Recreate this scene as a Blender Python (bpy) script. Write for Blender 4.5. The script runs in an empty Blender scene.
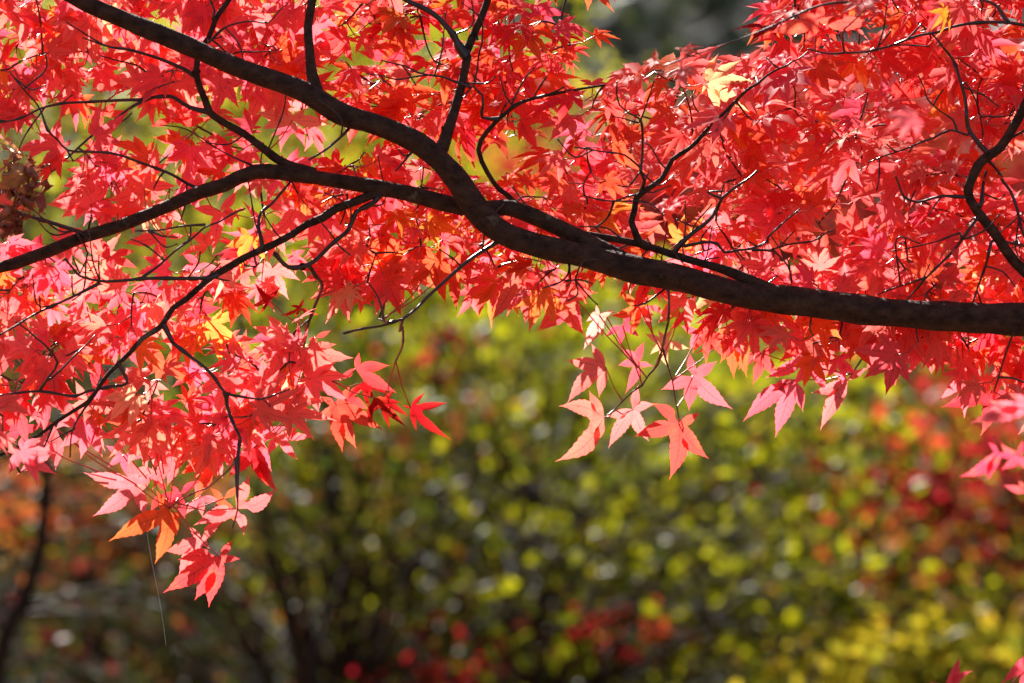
import bpy, math, random
import numpy as np
from mathutils import Vector, noise as mnoise
random.seed(11); rng = np.random.default_rng(11)
S = bpy.context.scene
R = math.radians

# ------------------------------------------------------------------ camera, world, sun
PITCH = R(4.0); CAMZ = 1.6; KPX = 0.2/1024
cam = bpy.data.cameras.new('camera'); co = bpy.data.objects.new('camera', cam); S.collection.objects.link(co)
cam.lens = 180; cam.sensor_width = 36; cam.clip_start = 0.1; cam.clip_end = 2000
co.location = (0, 0, CAMZ); co.rotation_euler = (R(90)+PITCH, 0, 0)
cam.dof.use_dof = True; cam.dof.focus_distance = 5.12; cam.dof.aperture_fstop = 5.6; cam.dof.aperture_blades = 0
S.camera = co
SUN_EL, SUN_AZ = 40.0, -18.0      # azimuth measured from the view direction (+Y) towards +X
W = bpy.data.worlds.new('World'); S.world = W; W.use_nodes = True
nt = W.node_tree; sky = nt.nodes.new('ShaderNodeTexSky'); sky.sky_type = 'NISHITA'; sky.sun_disc = False
sky.sun_elevation = R(SUN_EL); sky.sun_rotation = R(SUN_AZ)
bg = nt.nodes['Background']; bg.inputs['Strength'].default_value = 0.05
nt.links.new(sky.outputs[0], bg.inputs['Color'])
sl = bpy.data.lights.new('sun', 'SUN'); sl.energy = 5.0; sl.angle = R(0.5); sl.color = (1.0, 0.95, 0.87)
so = bpy.data.objects.new('sun', sl); S.collection.objects.link(so)
sd = Vector((math.sin(R(SUN_AZ))*math.cos(R(SUN_EL)), math.cos(R(SUN_AZ))*math.cos(R(SUN_EL)), math.sin(R(SUN_EL))))
so.rotation_euler = sd.to_track_quat('Z', 'Y').to_euler(); so.location = (-2, 8, 9)
S.view_settings.view_transform = 'Standard'; S.view_settings.look = 'None'
S.view_settings.exposure = 1.5; S.view_settings.gamma = 1
S.cycles.max_bounces = 10; S.cycles.diffuse_bounces = 8; S.cycles.glossy_bounces = 3
S.cycles.transmission_bounces = 8; S.cycles.transparent_max_bounces = 8
S.cycles.sample_clamp_indirect = 6; S.cycles.use_denoising = True
S.cycles.caustics_reflective = False; S.cycles.caustics_refractive = False

# ------------------------------------------------------------------ helpers
cp, sp = math.cos(PITCH), math.sin(PITCH)
def P(px, py, d):
    """a point seen at pixel (px,py) standing d metres away along the view axis"""
    x = (px-512)*KPX*d; z = (341.5-py)*KPX*d
    return np.array([x, d*cp - z*sp, CAMZ + d*sp + z*cp])
CAMUP = np.array([0, -sp, cp]); CAMFW = np.array([0, cp, sp]); CAMRT = np.array([1., 0, 0])

def newmat(name):
    m = bpy.data.materials.new(name); m.use_nodes = True; m.node_tree.nodes.clear(); return m
def N(m, t, **kw):
    n = m.node_tree.nodes.new(t)
    for k, v in kw.items(): setattr(n, k, v)
    return n
def Lk(m, a, b): m.node_tree.links.new(a, b)

def leaf_material(name, trans=0.74, rough=0.55, vein=True, spec=0.14, gain=1.0):
    m = newmat(name); out = N(m, 'ShaderNodeOutputMaterial')
    at = N(m, 'ShaderNodeAttribute', attribute_name='tint')
    col = at.outputs['Color']
    if vein:
        lb = N(m, 'ShaderNodeAttribute', attribute_name='lobe')
        sx = N(m, 'ShaderNodeSeparateXYZ'); Lk(m, lb.outputs['Vector'], sx.inputs[0])
        # midrib line
        mr = N(m, 'ShaderNodeMapRange'); mr.inputs[1].default_value = 0.0; mr.inputs[2].default_value = 0.10
        mr.inputs[3].default_value = 0.60; mr.inputs[4].default_value = 1.0
        Lk(m, sx.outputs[0], mr.inputs[0])
        # side veins running forward from the midrib
        a1 = N(m, 'ShaderNodeMath', operation='MULTIPLY_ADD'); a1.inputs[1].default_value = -0.16; Lk(m, sx.outputs[0], a1.inputs[0]); Lk(m, sx.outputs[1], a1.inputs[2])
        a2 = N(m, 'ShaderNodeMath', operation='MULTIPLY'); a2.inputs[1].default_value = 75.0; Lk(m, a1.outputs[0], a2.inputs[0])
        a3 = N(m, 'ShaderNodeMath', operation='SINE'); Lk(m, a2.outputs[0], a3.inputs[0])
        r2 = N(m, 'ShaderNodeMapRange'); r2.inputs[1].default_value = 0.86; r2.inputs[2].default_value = 1.0
        r2.inputs[3].default_value = 1.0; r2.inputs[4].default_value = 0.74; Lk(m, a3.outputs[0], r2.inputs[0])
        mm = N(m, 'ShaderNodeMath', operation='MULTIPLY'); Lk(m, mr.outputs[0], mm.inputs[0]); Lk(m, r2.outputs[0], mm.inputs[1])
        # mottling of the pigment, some parts yellower, small dark specks
        geo = N(m, 'ShaderNodeNewGeometry')
        n1 = N(m, 'ShaderNodeTexNoise'); n1.inputs['Scale'].default_value = 42; n1.inputs['Detail'].default_value = 3
        Lk(m, geo.outputs['Position'], n1.inputs['Vector'])
        rr = N(m, 'ShaderNodeMapRange'); rr.inputs[1].default_value = 0.56; rr.inputs[2].default_value = 0.78; rr.inputs[4].default_value = 0.34
        Lk(m, n1.outputs['Fac'], rr.inputs[0])
        mx = N(m, 'ShaderNodeMix', data_type='RGBA'); Lk(m, rr.outputs[0], mx.inputs['Factor']); Lk(m, col, mx.inputs['A'])
        mx.inputs['B'].default_value = (0.93, 0.30, 0.07, 1)
        n2 = N(m, 'ShaderNodeTexNoise'); n2.inputs['Scale'].default_value = 260; n2.inputs['Detail'].default_value = 2
        Lk(m, geo.outputs['Position'], n2.inputs['Vector'])
        r3 = N(m, 'ShaderNodeMapRange'); r3.inputs[1].default_value = 0.70; r3.inputs[2].default_value = 0.76; r3.inputs[3].default_value = 1.0; r3.inputs[4].default_value = 0.45
        Lk(m, n2.outputs['Fac'], r3.inputs[0])
        m2 = N(m, 'ShaderNodeMath', operation='MULTIPLY'); Lk(m, mm.outputs[0], m2.inputs[0]); Lk(m, r3.outputs[0], m2.inputs[1])
        vm = N(m, 'ShaderNodeVectorMath', operation='SCALE'); Lk(m, mx.outputs['Result'], vm.inputs[0]); Lk(m, m2.outputs[0], vm.inputs['Scale'])
        col = vm.outputs[0]
    pr = N(m, 'ShaderNodeBsdfPrincipled'); pr.inputs['Roughness'].default_value = rough
    pr.inputs['Specular IOR Level'].default_value = spec
    Lk(m, col, pr.inputs['Base Color'])
    tr = N(m, 'ShaderNodeBsdfTranslucent'); Lk(m, col, tr.inputs['Color'])
    ms = N(m, 'ShaderNodeMixShader'); ms.inputs[0].default_value = trans
    Lk(m, pr.outputs[0], ms.inputs[1]); Lk(m, tr.outputs[0], ms.inputs[2]); Lk(m, ms.outputs[0], out.inputs['Surface'])
    return m

def bark_material(name, c1, c2, lichen, scale=60, rough=0.75, bump=0.6, patches=0.66):
    m = newmat(name); out = N(m, 'ShaderNodeOutputMaterial'); pr = N(m, 'ShaderNodeBsdfPrincipled')
    tc = N(m, 'ShaderNodeTexCoord')
    n1 = N(m, 'ShaderNodeTexNoise'); n1.inputs['Scale'].default_value = scale; n1.inputs['Detail'].default_value = 8; n1.inputs['Roughness'].default_value = 0.65
    mp = N(m, 'ShaderNodeMapping'); mp.inputs['Scale'].default_value = (0.8, 1, 1.1)
    Lk(m, tc.outputs['Object'], mp.inputs['Vector']); Lk(m, mp.outputs[0], n1.inputs['Vector'])
    cr = N(m, 'ShaderNodeValToRGB'); cr.color_ramp.elements[0].color = (*c1, 1); cr.color_ramp.elements[1].color = (*c2, 1)
    cr.color_ramp.elements[0].position = 0.35; cr.color_ramp.elements[1].position = 0.68
    Lk(m, n1.outputs['Fac'], cr.inputs[0])
    n2 = N(m, 'ShaderNodeTexNoise'); n2.inputs['Scale'].default_value = scale*0.42; n2.inputs['Detail'].default_value = 5
    Lk(m, tc.outputs['Object'], n2.inputs['Vector'])
    r = N(m, 'ShaderNodeMapRange'); r.inputs[1].default_value = patches; r.inputs[2].default_value = patches+0.05; r.inputs[4].default_value = 0.75
    Lk(m, n2.outputs['Fac'], r.inputs[0])
    mx = N(m, 'ShaderNodeMix', data_type='RGBA'); Lk(m, r.outputs[0], mx.inputs['Factor']); Lk(m, cr.outputs[0], mx.inputs['A']); mx.inputs['B'].default_value = (*lichen, 1)
    Lk(m, mx.outputs['Result'], pr.inputs['Base Color'])
    n3 = N(m, 'ShaderNodeTexNoise'); n3.inputs['Scale'].default_value = scale*3.5; n3.inputs['Detail'].default_value = 6
    Lk(m, mp.outputs[0], n3.inputs['Vector'])
    ad = N(m, 'ShaderNodeMath', operation='ADD'); Lk(m, n1.outputs['Fac'], ad.inputs[0]); Lk(m, n3.outputs['Fac'], ad.inputs[1])
    bp = N(m, 'ShaderNodeBump'); bp.inputs['Strength'].default_value = bump; bp.inputs['Distance'].default_value = 0.006
    Lk(m, ad.outputs[0], bp.inputs['Height']); Lk(m, bp.outputs[0], pr.inputs['Normal'])
    pr.inputs['Roughness'].default_value = rough; pr.inputs['Specular IOR Level'].default_value = .2
    Lk(m, pr.outputs[0], out.inputs['Surface']); return m

def simple_material(name, c1, c2, scale, rough, spec=0.5):
    m = newmat(name); out = N(m, 'ShaderNodeOutputMaterial'); pr = N(m, 'ShaderNodeBsdfPrincipled')
    tc = N(m, 'ShaderNodeTexCoord'); n1 = N(m, 'ShaderNodeTexNoise'); n1.inputs['Scale'].default_value = scale; n1.inputs['Detail'].default_value = 8
    Lk(m, tc.outputs['Object'], n1.inputs['Vector'])
    cr = N(m, 'ShaderNodeValToRGB'); cr.color_ramp.elements[0].color = (*c1, 1); cr.color_ramp.elements[1].color = (*c2, 1)
    cr.color_ramp.elements[0].position = 0.35; cr.color_ramp.elements[1].position = 0.65
    Lk(m, n1.outputs['Fac'], cr.inputs[0]); Lk(m, cr.outputs[0], pr.inputs['Base Color'])
    pr.inputs['Roughness'].default_value = rough; pr.inputs['Specular IOR Level'].default_value = spec
    Lk(m, pr.outputs[0], out.inputs['Surface']); return m

M_LEAF = leaf_material('maple leaf')
M_WLEAF = leaf_material('withered leaf blade', trans=0.35, rough=0.3, spec=0.6)
M_BG = leaf_material('background leaf', trans=0.66, rough=0.45, vein=False, spec=0.08)
M_BARK = bark_material('maple bark', (0.032, 0.013, 0.008), (0.115, 0.052, 0.033), (0.20, 0.14, 0.09), scale=95, rough=.75, bump=0.7, patches=0.68)
M_TWIG = simple_material('twig bark', (0.025, 0.006, 0.006), (0.065, 0.02, 0.016), 90, 0.32, 0.6)
M_PET = simple_material('petiole', (0.42, 0.04, 0.04), (0.55, 0.10, 0.06), 60, 0.35, 0.6)
M_WITH = simple_material('withered leaf', (0.07, 0.022, 0.014), (0.22, 0.09, 0.035), 130, 0.28, 0.7)
M_BARKB = bark_material('forest bark', (0.020, 0.009, 0.005), (0.050, 0.026, 0.015), (0.07, 0.06, 0.035), scale=22)
M_SILK = simple_material('spider silk', (0.75, 0.75, 0.78), (0.85, 0.85, 0.88), 50, 0.15, 1.0)
M_GROUND = simple_material('leaf litter', (0.035, 0.028, 0.016), (0.14, 0.07, 0.03), 3.0, 0.9)
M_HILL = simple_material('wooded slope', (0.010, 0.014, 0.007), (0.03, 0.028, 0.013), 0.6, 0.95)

class Acc:
    def __init__(s): s.v = []; s.f = []; s.c = []; s.l = []; s.mi = []; s.n = 0
    def add(s, v, f, c=(1, 1, 1), l=None, mi=0):
        v = np.asarray(v, float); f = np.asarray(f, int)
        s.v.append(v); s.f.append(f+s.n)
        c = np.asarray(c, float)
        s.c.append(np.broadcast_to(c, (len(v), 3)) if c.ndim == 1 else c)
        s.l.append(l if l is not None else np.zeros((len(v), 3)))
        s.mi.append(np.full(len(f), mi)); s.n += len(v)
    def mesh(s, name, mats, smooth=True):
        v = np.concatenate(s.v); f = np.concatenate(s.f); c = np.concatenate(s.c); l = np.concatenate(s.l); mi = np.concatenate(s.mi)
        me = bpy.data.meshes.new(name)
        me.vertices.add(len(v)); me.vertices.foreach_set('co', v.astype(np.float32).ravel())
        me.loops.add(f.size); me.loops.foreach_set('vertex_index', f.astype(np.int32).ravel())
        me.polygons.add(len(f)); me.polygons.foreach_set('loop_start', np.arange(0, f.size, 4, dtype=np.int32))
        me.polygons.foreach_set('loop_total', np.full(len(f), 4, dtype=np.int32))
        for m in mats: me.materials.append(m)
        me.polygons.foreach_set('material_index', mi.astype(np.int32))
        me.polygons.foreach_set('use_smooth', np.full(len(f), smooth))
        a = me.attributes.new('tint', 'FLOAT_COLOR', 'POINT'); a.data.foreach_set('color', np.c_[c, np.ones(len(c))].astype(np.float32).ravel())
        b = me.attributes.new('lobe', 'FLOAT_VECTOR', 'POINT'); b.data.foreach_set('vector', l.astype(np.float32).ravel())
        me.update(calc_edges=True)
        return me
    def build(s, name, mats, parent=None, smooth=True, **props):
        org = parent_origin(parent)
        s.v = [x-org for x in s.v]
        me = s.mesh(name, mats if isinstance(mats, list) else [mats], smooth)
        o = bpy.data.objects.new(name, me); S.collection.objects.link(o)
        if parent is not None: o.parent = parent
        for k, v in props.items(): o[k] = v
        return o
def parent_origin(p):
    org = np.zeros(3)
    while p is not None: org = org + np.array(p.location); p = p.parent
    return org
def thing(name, loc, label, cat, group=None):
    o = bpy.data.objects.new(name, None); S.collection.objects.link(o); o.location = tuple(loc); o.empty_display_size = 0.1
    o['label'] = label; o['category'] = cat
    if group: o['group'] = group
    return o
def unit(v): return v/(np.linalg.norm(v)+1e-12)

def spline(pts, rad, step):
    """Catmull-Rom through 3D pts (n,3), radii (n)"""
    pts = np.asarray(pts, float); rad = np.asarray(rad, float)
    X = np.c_[pts, rad]; X = np.r_[[2*X[0]-X[1]], X, [2*X[-1]-X[-2]]]
    out = []
    for i in range(1, len(X)-2):
        p0, p1, p2, p3 = X[i-1:i+3]; n = max(2, int(np.linalg.norm((p2-p1)[:3])/step))
        for t in np.arange(n)/n:
            out.append(0.5*((2*p1)+(-p0+p2)*t+(2*p0-5*p1+4*p2-p3)*t*t+(-p0+3*p1-3*p2+p3)*t**3))
    out.append(X[-2]); out = np.array(out)
    return out[:, :3], np.maximum(out[:, 3], 1e-4)

def tube(acc, pts, rad, sides=8, c=(1, 1, 1), mi=0, rough=0.0, seed=0):
    pts = np.asarray(pts); n = len(pts)
    T = np.gradient(pts, axis=0); T /= np.linalg.norm(T, axis=1)[:, None]+1e-12
    up = np.array([0.13, 0.2, 1.0]); 
    if abs(unit(up)@T[0]) > 0.9: up = np.array([1.0, 0.1, 0.1])
    u = unit(np.cross(T[0], up)); U = []
    for i in range(n):
        u = unit(u - T[i]*(u@T[i])); U.append(u)
    U = np.array(U); V = np.cross(T, U)
    a = np.arange(sides)*2*math.pi/sides
    rr = np.asarray(rad)[:, None]*np.ones(sides)
    if rough > 0:
        g = np.random.default_rng(seed); k = g.normal(0, 1, (n//3+3, sides))
        idx = np.linspace(0, k.shape[0]-1.01, n); i0 = idx.astype(int); fr = (idx-i0)[:, None]
        k = k[i0]*(1-fr)+k[i0+1]*fr; k = (k+np.roll(k, 1, 1)+np.roll(k, -1, 1))/2.2
        rr = rr*(1+rough*k)
    v = pts[:, None, :] + rr[:, :, None]*(np.cos(a)[None, :, None]*U[:, None, :]+np.sin(a)[None, :, None]*V[:, None, :])
    i = np.arange(n-1)[:, None]*sides; j = np.arange(sides)[None, :]; j2 = (j+1) % sides
    f = np.stack([i+j, i+j2, i+sides+j2, i+sides+j], -1).reshape(-1, 4)
    vv = v.reshape(-1, 3)
    # closed tip
    tip = len(vv); vv = np.r_[vv, [pts[-1]+T[-1]*rad[-1]*0.8]]
    jj = np.arange(0, sides, 1); b = (n-1)*sides
    cap = np.stack([b+jj, b+(jj+1) % sides, np.full(sides, tip), np.full(sides, tip)], -1)
    # two triangles merged into quads (tip shared) -> use pairs
    jj = np.arange(0, sides-1, 2); cap = np.stack([b+jj, b+jj+1, b+(jj+2) % sides, np.full(len(jj), tip)], -1)
    acc.add(vv, np.r_[f, cap], c, mi=mi)

# ------------------------------------------------------------------ leaf shapes
def leaf_geom(base, tips, levels=14, width=0.165, fold=0.3, bulge=0.05, tooth=0.016, seed=0, nrm=None, curl=0.0):
    """palmate leaf: lobes run from base to each tip (all 3D); every lobe has a midrib, serrate margins and a V fold"""
    g = np.random.default_rng(seed)
    base = np.asarray(base, float); D = np.array([np.asarray(t, float)-base for t in tips]); L = np.linalg.norm(D, axis=1); Du = D/L[:, None]
    if nrm is None:
        nrm = -CAMFW
    nrm = unit(nrm)
    # sort by angle in the leaf plane
    ax = unit(D.sum(0) - nrm*(D.sum(0)@nrm)+1e-9); ay = np.cross(nrm, ax)
    ang = np.arctan2(Du@ay, Du@ax); order = np.argsort(ang); D, L, Du, ang = D[order], L[order], Du[order], ang[order]
    n = len(D); Lm = L.max()
    t = np.linspace(0, 1, levels+1); ts_i = max(2, int(round(levels*0.29))); ts = t[ts_i]
    V = []; F = []; LB = []
    cnt = 0
    for i in range(n):
        s = unit(np.cross(nrm, Du[i]))     # towards growing angle
        lc = curl*g.normal(0, 1)+curl*0.8
        bend = g.normal(0, 0.05)*L[i]
        mid = base + D[i]*t[:, None] + nrm*(np.sin(math.pi*t)*(bulge*L[i]) )[:, None] + s*(np.sin(math.pi*t)*bend)[:, None]
        mid += nrm*(-(t**2)*lc*L[i])[:, None]
        mi0 = cnt; V.append(mid); LB.append(np.c_[np.zeros(levels+1), t, np.full(levels+1, i)]); cnt += levels+1
        for sgn in (-1, 1):
            j = i+sgn; free = not (0 <= j < n)
            if not free:
                gap = abs(ang[j]-ang[i]); free = gap > 1.75
            if free: half = 0.42; bl = L[i]
            else: half = gap/2; bl = min(L[i], L[j])
            half = min(half, 0.8)
            # bisector point at the sinus
            rs = ts*bl
            if not free: b = unit(Du[i]+Du[j]); sinus = base+b*rs+nrm*0.02*bl
            else: sinus = base + (Du[i]*math.cos(half)+s*sgn*math.sin(half))*rs*0.8
            side = np.zeros((levels+1, 3))
            for k in range(ts_i+1): side[k] = base+(sinus-base)*(k/ts_i)
            p = (t[ts_i+1:]-ts)/(1-ts)
            w0 = np.linalg.norm((sinus-base) - Du[i]*((sinus-base)@Du[i]))
            wm = width*(0.55*L[i]+0.45*Lm*min(1, L[i]/Lm*1.3))
            off0 = ((sinus-base)@Du[i])/L[i]
            w = w0*(1-p)**1.6 + (wm-w0*0.35)*np.sin(math.pi*p**0.82)*(1-0.45*p)
            w = np.maximum(w, 0)*(1-p**6)
            w = w + np.where(np.arange(len(p)) % 2 == 0, tooth, -tooth*0.3)*L[i]*(1-p**3)*(p < 0.97)
            tt = off0+(1-off0)*p           # side stations start where the sinus is
            m2 = np.array([np.interp(tt, t, mid[:, q]) for q in range(3)]).T
            tl = tt + np.where(np.arange(len(p)) % 2 == 0, 0.022, 0)*(1-p)
            m2 = m2 + D[i]*(tl-tt)[:, None]
            side[ts_i+1:] = m2 + s*sgn*(w*math.cos(fold))[:, None] + nrm*(w*math.sin(fold))[:, None]
            V.append(side); LB.append(np.c_[np.ones(levels+1), t, np.full(levels+1, i)])
            a = np.arange(levels)
            q = np.stack([mi0+a, cnt+a, cnt+a+1, mi0+a+1], -1)
            if sgn > 0: q = q[:, ::-1]
            F.append(q); cnt += levels+1
    return np.concatenate(V), np.concatenate(F), np.concatenate(LB)

def template(seed, levels=11):
    g = np.random.default_rng(seed)
    k = g.choice([5, 7], p=[.35, .65])
    if k == 7: A = [0, 38, -38, 76, -76, 124, -124]; LL = [1, .93, .93, .70, .70, .36, .36]
    else: A = [0, 44, -44, 92, -92]; LL = [1, .88, .88, .56, .56]
    tips = []
    droop = g.uniform(0.0, 0.30)
    for a, l in zip(A, LL):
        a = R(a+g.normal(0, 5)); l *= g.uniform(0.86, 1.08)
        tips.append((math.sin(a)*l, math.cos(a)*l, -droop*l*l*g.uniform(0.4, 1.5)))
    return leaf_geom((0, 0, 0), tips, levels=levels, width=g.uniform(0.13, 0.175), fold=g.uniform(0.05, 0.55), bulge=g.uniform(0.0, .09),
                     seed=seed, nrm=np.array([0, 0, 1.]), curl=g.choice([0.02, 0.08, 0.3], p=[.5, .38, .12]))
TEMPL = [template(100+i) for i in range(30)]

PAL = {'pink': (0.96, 0.165, 0.195), 'red': (0.94, 0.075, 0.085), 'orangered': (0.92, 0.12, 0.055), 'orange': (0.93, 0.23, 0.06),
       'cream': (0.95, 0.46, 0.31), 'crimson': (0.42, 0.008, 0.014), 'magenta': (0.93, 0.10, 0.14), 'gold': (0.62, 0.20, 0.02)}
def tint(kind, g=random):
    c = np.array(PAL[kind]); f = g.uniform(0.88, 1.06); return np.clip(c*f*np.array([1, g.uniform(.7, 1.4), g.uniform(.75, 1.08)]), 0.003, 0.96)
def place_leaf(acc, base, axis, nrm, size, col, mi=0, tmpl=None):
    v, f, l = TEMPL[tmpl if tmpl is not None else random.randrange(len(TEMPL))]
    y = unit(axis); z = unit(nrm - y*(nrm@y)); x = np.cross(y, z)
    sx = random.choice((-1, 1))
    vv = base + size*(v[:, :1]*x*sx*random.uniform(.85, 1.08) + v[:, 1:2]*y + v[:, 2:3]*z)
    # bases and lobes may differ a little in pigment
    tipmix = (l[:, 1:2]**2)*random.choice([0, 0, 0.0, 0.10, 0.25])
    cc = col*(1-tipmix)+np.array([0.93, .33, .12])*tipmix
    acc.add(vv, f, cc, l, mi)

# ------------------------------------------------------------------ setting: ground and slope
def sheet(name, xs, ys, hf, mat):
    X, Y = np.meshgrid(xs, ys); Z = hf(X, Y); v = np.stack([X, Y, Z], -1).reshape(-1, 3); nx = len(xs)
    i = np.arange(len(ys)-1)[:, None]*nx; j = np.arange(nx-1)[None, :]
    f = np.stack([i+j, i+j+1, i+nx+j+1, i+nx+j], -1).reshape(-1, 4)
    a = Acc(); a.add(v, f); return a.build(name, mat, kind='structure')
sheet('ground', np.linspace(-600, 600, 80), np.linspace(-300, 900, 80), lambda x, y: 0.25*np.sin(x*0.06)*np.sin(y*0.05)-0.08-0.0*x, M_GROUND)
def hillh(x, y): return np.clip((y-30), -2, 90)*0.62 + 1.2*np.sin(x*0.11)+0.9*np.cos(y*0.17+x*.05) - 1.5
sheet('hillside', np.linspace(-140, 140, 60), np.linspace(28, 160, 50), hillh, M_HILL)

# ------------------------------------------------------------------ the foreground maple
tree = thing('maple_tree', (1.18, 5.12, 0.0), 'sharp red maple whose dark limb crosses the whole picture above hanging scarlet leaves', 'tree')
NETP = []; NETR = []                        # network of woody points that twigs and leaves hang from
TILE = {'A': (0, 0, 4), 'B': (256, 0, 4), 'C': (512, 0, 4), 'D': (768, 0, 4), 'E': (0, 171, 4), 'F': (256, 171, 4), 'G': (512, 171, 4),
        'H': (768, 171, 4), 'I': (0, 330, 4), 'J': (230, 300, 4), 'K': (540, 310, 4), 'L': (768, 320, 4), 'M': (60, 440, 4),
        'N': (440, 240, 5.12), 'O': (250, 240, 5.12), 'Q': (620, 290, 5.12), 'p': (0, 0, 1)}
def conv(s):
    """'A 10,20 30,40 B 5,6' -> pixel list"""
    out = []; t = TILE['p']
    for w in s.split():
        if w in TILE: t = TILE[w]
        else:
            x, y = w.split(','); out.append((t[0]+float(x)/t[2], t[1]+float(y)/t[2]))
    return out
PXD = []                                    # pixel + depth record of built wood
def wood(name, path, w0, w1, d1=None, d0=None, sides=8, rough=0.0, mat=None, step=0.012, flare=True, jitter=0.0):
    px = conv(path); n = len(px)
    if d0 is None:
        q = np.array(PXD); k = np.argmin((q[:, 0]-px[0][0])**2+(q[:, 1]-px[0][1])**2); d0 = q[k, 2]
        dd = math.hypot(q[k, 0]-px[0][0], q[k, 1]-px[0][1])
        if q[k, 3] > .006: d0 += q[k, 3]*.5
        if dd > 3 and dd < 60: px = [(q[k, 0], q[k, 1])]+px; n += 1
    if d1 is None: d1 = d0+random.uniform(-0.06, 0.04)
    seg = np.r_[0, np.cumsum([math.hypot(px[i+1][0]-px[i][0], px[i+1][1]-px[i][1]) for i in range(n-1)])]; seg /= seg[-1]
    dj = [random.uniform(-1, 1)*jitter for _ in range(n)]; dj[0] = 0
    gk = random.Random(len(PXD)*13+7)
    if w0 < 10:                             # natural kinks at the nodes
        k2 = [px[0]]
        for i in range(n-1):
            (xa, ya), (xb, yb) = px[i], px[i+1]; L_ = math.hypot(xb-xa, yb-ya); m = int(L_//22)
            for q in range(1, m+1):
                t = q/(m+1); o_ = gk.uniform(-1, 1)*1.3; k2.append((xa+(xb-xa)*t-(yb-ya)/L_*o_, ya+(yb-ya)*t+(xb-xa)/L_*o_))
            k2.append((xb, yb))
        px = k2; n = len(px)
        seg = np.r_[0, np.cumsum([math.hypot(px[i+1][0]-px[i][0], px[i+1][1]-px[i][1]) for i in range(n-1)])]; seg /= seg[-1]
        dj = [random.uniform(-1, 1)*jitter for _ in range(n)]; dj[0] = 0
    pts = [P(x, y, d0+(d1-d0)*s+e) for (x, y), s, e in zip(px, seg, dj)]
    rad = [(w0+(w1-w0)*s)*KPX*5.0/2 for s in seg]
    p, r = spline(pts, rad, step)
    if flare:
        m = min(6, len(r)//2); 
        for i in range(m): r[i] *= 1+0.5*(1-i/m)**2
    if w0 > 9:                              # uneven swelling of older wood
        gg = np.random.default_rng(len(PXD)+91); L_ = np.arange(len(r))*step
        r = r*(1+.05*np.sin(L_*38+gg.uniform(0, 6))+.035*np.sin(L_*83+gg.uniform(0, 6))+.02*np.sin(L_*170))
    # buds and nodes
    g = np.random.default_rng(len(PXD)+3)
    if w0 < 7:
        for q in range(max(1, int(len(p)*step/0.035))):
            i = g.integers(0, len(p)); r[i] *= 1.35
    a = Acc(); tube(a, p, r, sides, rough=rough, seed=len(PXD))
    if w0 > 7:                              # knots and short stubs on the thicker wood
        for q in range(int(len(p)*step/0.22)):
            i = g.integers(2, len(p)-2); dr = unit(np.cross(p[i+1]-p[i-1], g.normal(size=3)))
            tube(a, np.array([p[i], p[i]+dr*r[i]*1.02, p[i]+dr*r[i]*1.22]), np.array([r[i]*.42, r[i]*.3, r[i]*.12]), 6)
    o = a.build(name, mat or (M_BARK if w0 > 7 else M_TWIG), tree)
    for i in range(0, len(p), 2):
        dd = p[i]-np.array([0, 0, CAMZ]); d = dd@CAMFW
        PXD.append((512+dd@CAMRT/(KPX*d), 341.5-dd@CAMUP/(KPX*d), d, r[i])); NETP.append(p[i]); NETR.append(r[i])
    return o
# trunk, standing beyond the right edge of the frame
tp = [np.array([1.18, 5.12, -0.15]), np.array([1.15, 5.10, 0.5]), np.array([1.20, 5.14, 1.2]), np.array([1.12, 5.12, 1.9]), np.array([1.16, 5.2, 2.7]), np.array([1.02, 5.3, 3.5]), np.array([1.1, 5.3, 4.2])]
p, r = spline(tp, [0.11, 0.078, 0.070, 0.064, 0.045, 0.03, 0.012], 0.03)
a = Acc(); tube(a, p, r, 18, rough=0.05, seed=5); a.build('trunk', M_BARK, tree)
for q in p[30::3]: NETP.append(q); NETR.append(0.03)
# the big limb
wood('limb', 'p 1655,352 1400,340 1200,325 1024,320 949,316 882,312 815,303 749,296 683,279 642,271 592,258 542,246 505,234 484,218 470,200 452,174 419,144 375,124 342,114 300,90 247,71 200,51 140,26 80,0 20,-40 -80,-110 -240,-190', 41, 12, d0=5.12, d1=4.98, sides=26, rough=0.05, step=0.008, flare=False)
wood('branch', 'p 1655,150 1350,-120 1000,-290 600,-380 200,-430 -150,-420', 28, 6, d0=5.25, d1=5.4, sides=12, rough=0.03)
wood('branch', 'p 1655,60 1500,-250 1350,-450 1150,-640', 26, 6, d0=5.2, d1=4.7, sides=12, rough=0.03)
wood('branch', 'p 1655,200 1800,-50 2050,-200 2300,-260', 26, 6, d0=5.1, d1=5.3, sides=12, rough=0.03)
# boughs
wood('branch', 'G 600,420 480,375 345,310 250,258 120,195 0,148 F 960,148 870,150 750,128 600,88 400,52 200,20 0,2 E 900,55 800,85 650,150 480,220 330,265 220,310 100,355 0,385 p -60,278 -160,300 -300,290', 19, 9, d1=5.10, sides=16, rough=0.03, d0=5.055, flare=False)
wood('branch', 'G 1040,480 930,430 860,398 700,352 500,290 300,255 180,228 60,170 -20,95 F 970,70 925,5 B 890,600 925,525 1023,432 C 80,395 250,360 370,340', 10, 2.5, d0=5.06, d1=5.10, sides=8)
wood('branch', 'B 245,370 222,290 215,200 208,110 225,0 p 318,-40 330,-110', 11, 6, d1=5.10, sides=12, rough=.03)
wood('branch', 'B 745,590 768,520 795,440 825,330 845,225 p 467,50 488,0 500,-50', 12, 5, d1=5.1, sides=12, rough=.03)
wood('branch', 'B 842,225 790,140 710,55 600,0 p 380,-30 330,-80', 6.5, 4, d1=5.06)
wood('branch', 'B 230,690 90,640 0,572 A 930,510 840,450 800,350 785,285 800,200 835,150 862,80 915,0 p 245,-40', 9.5, 4.5, d1=5.08, sides=10)
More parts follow.
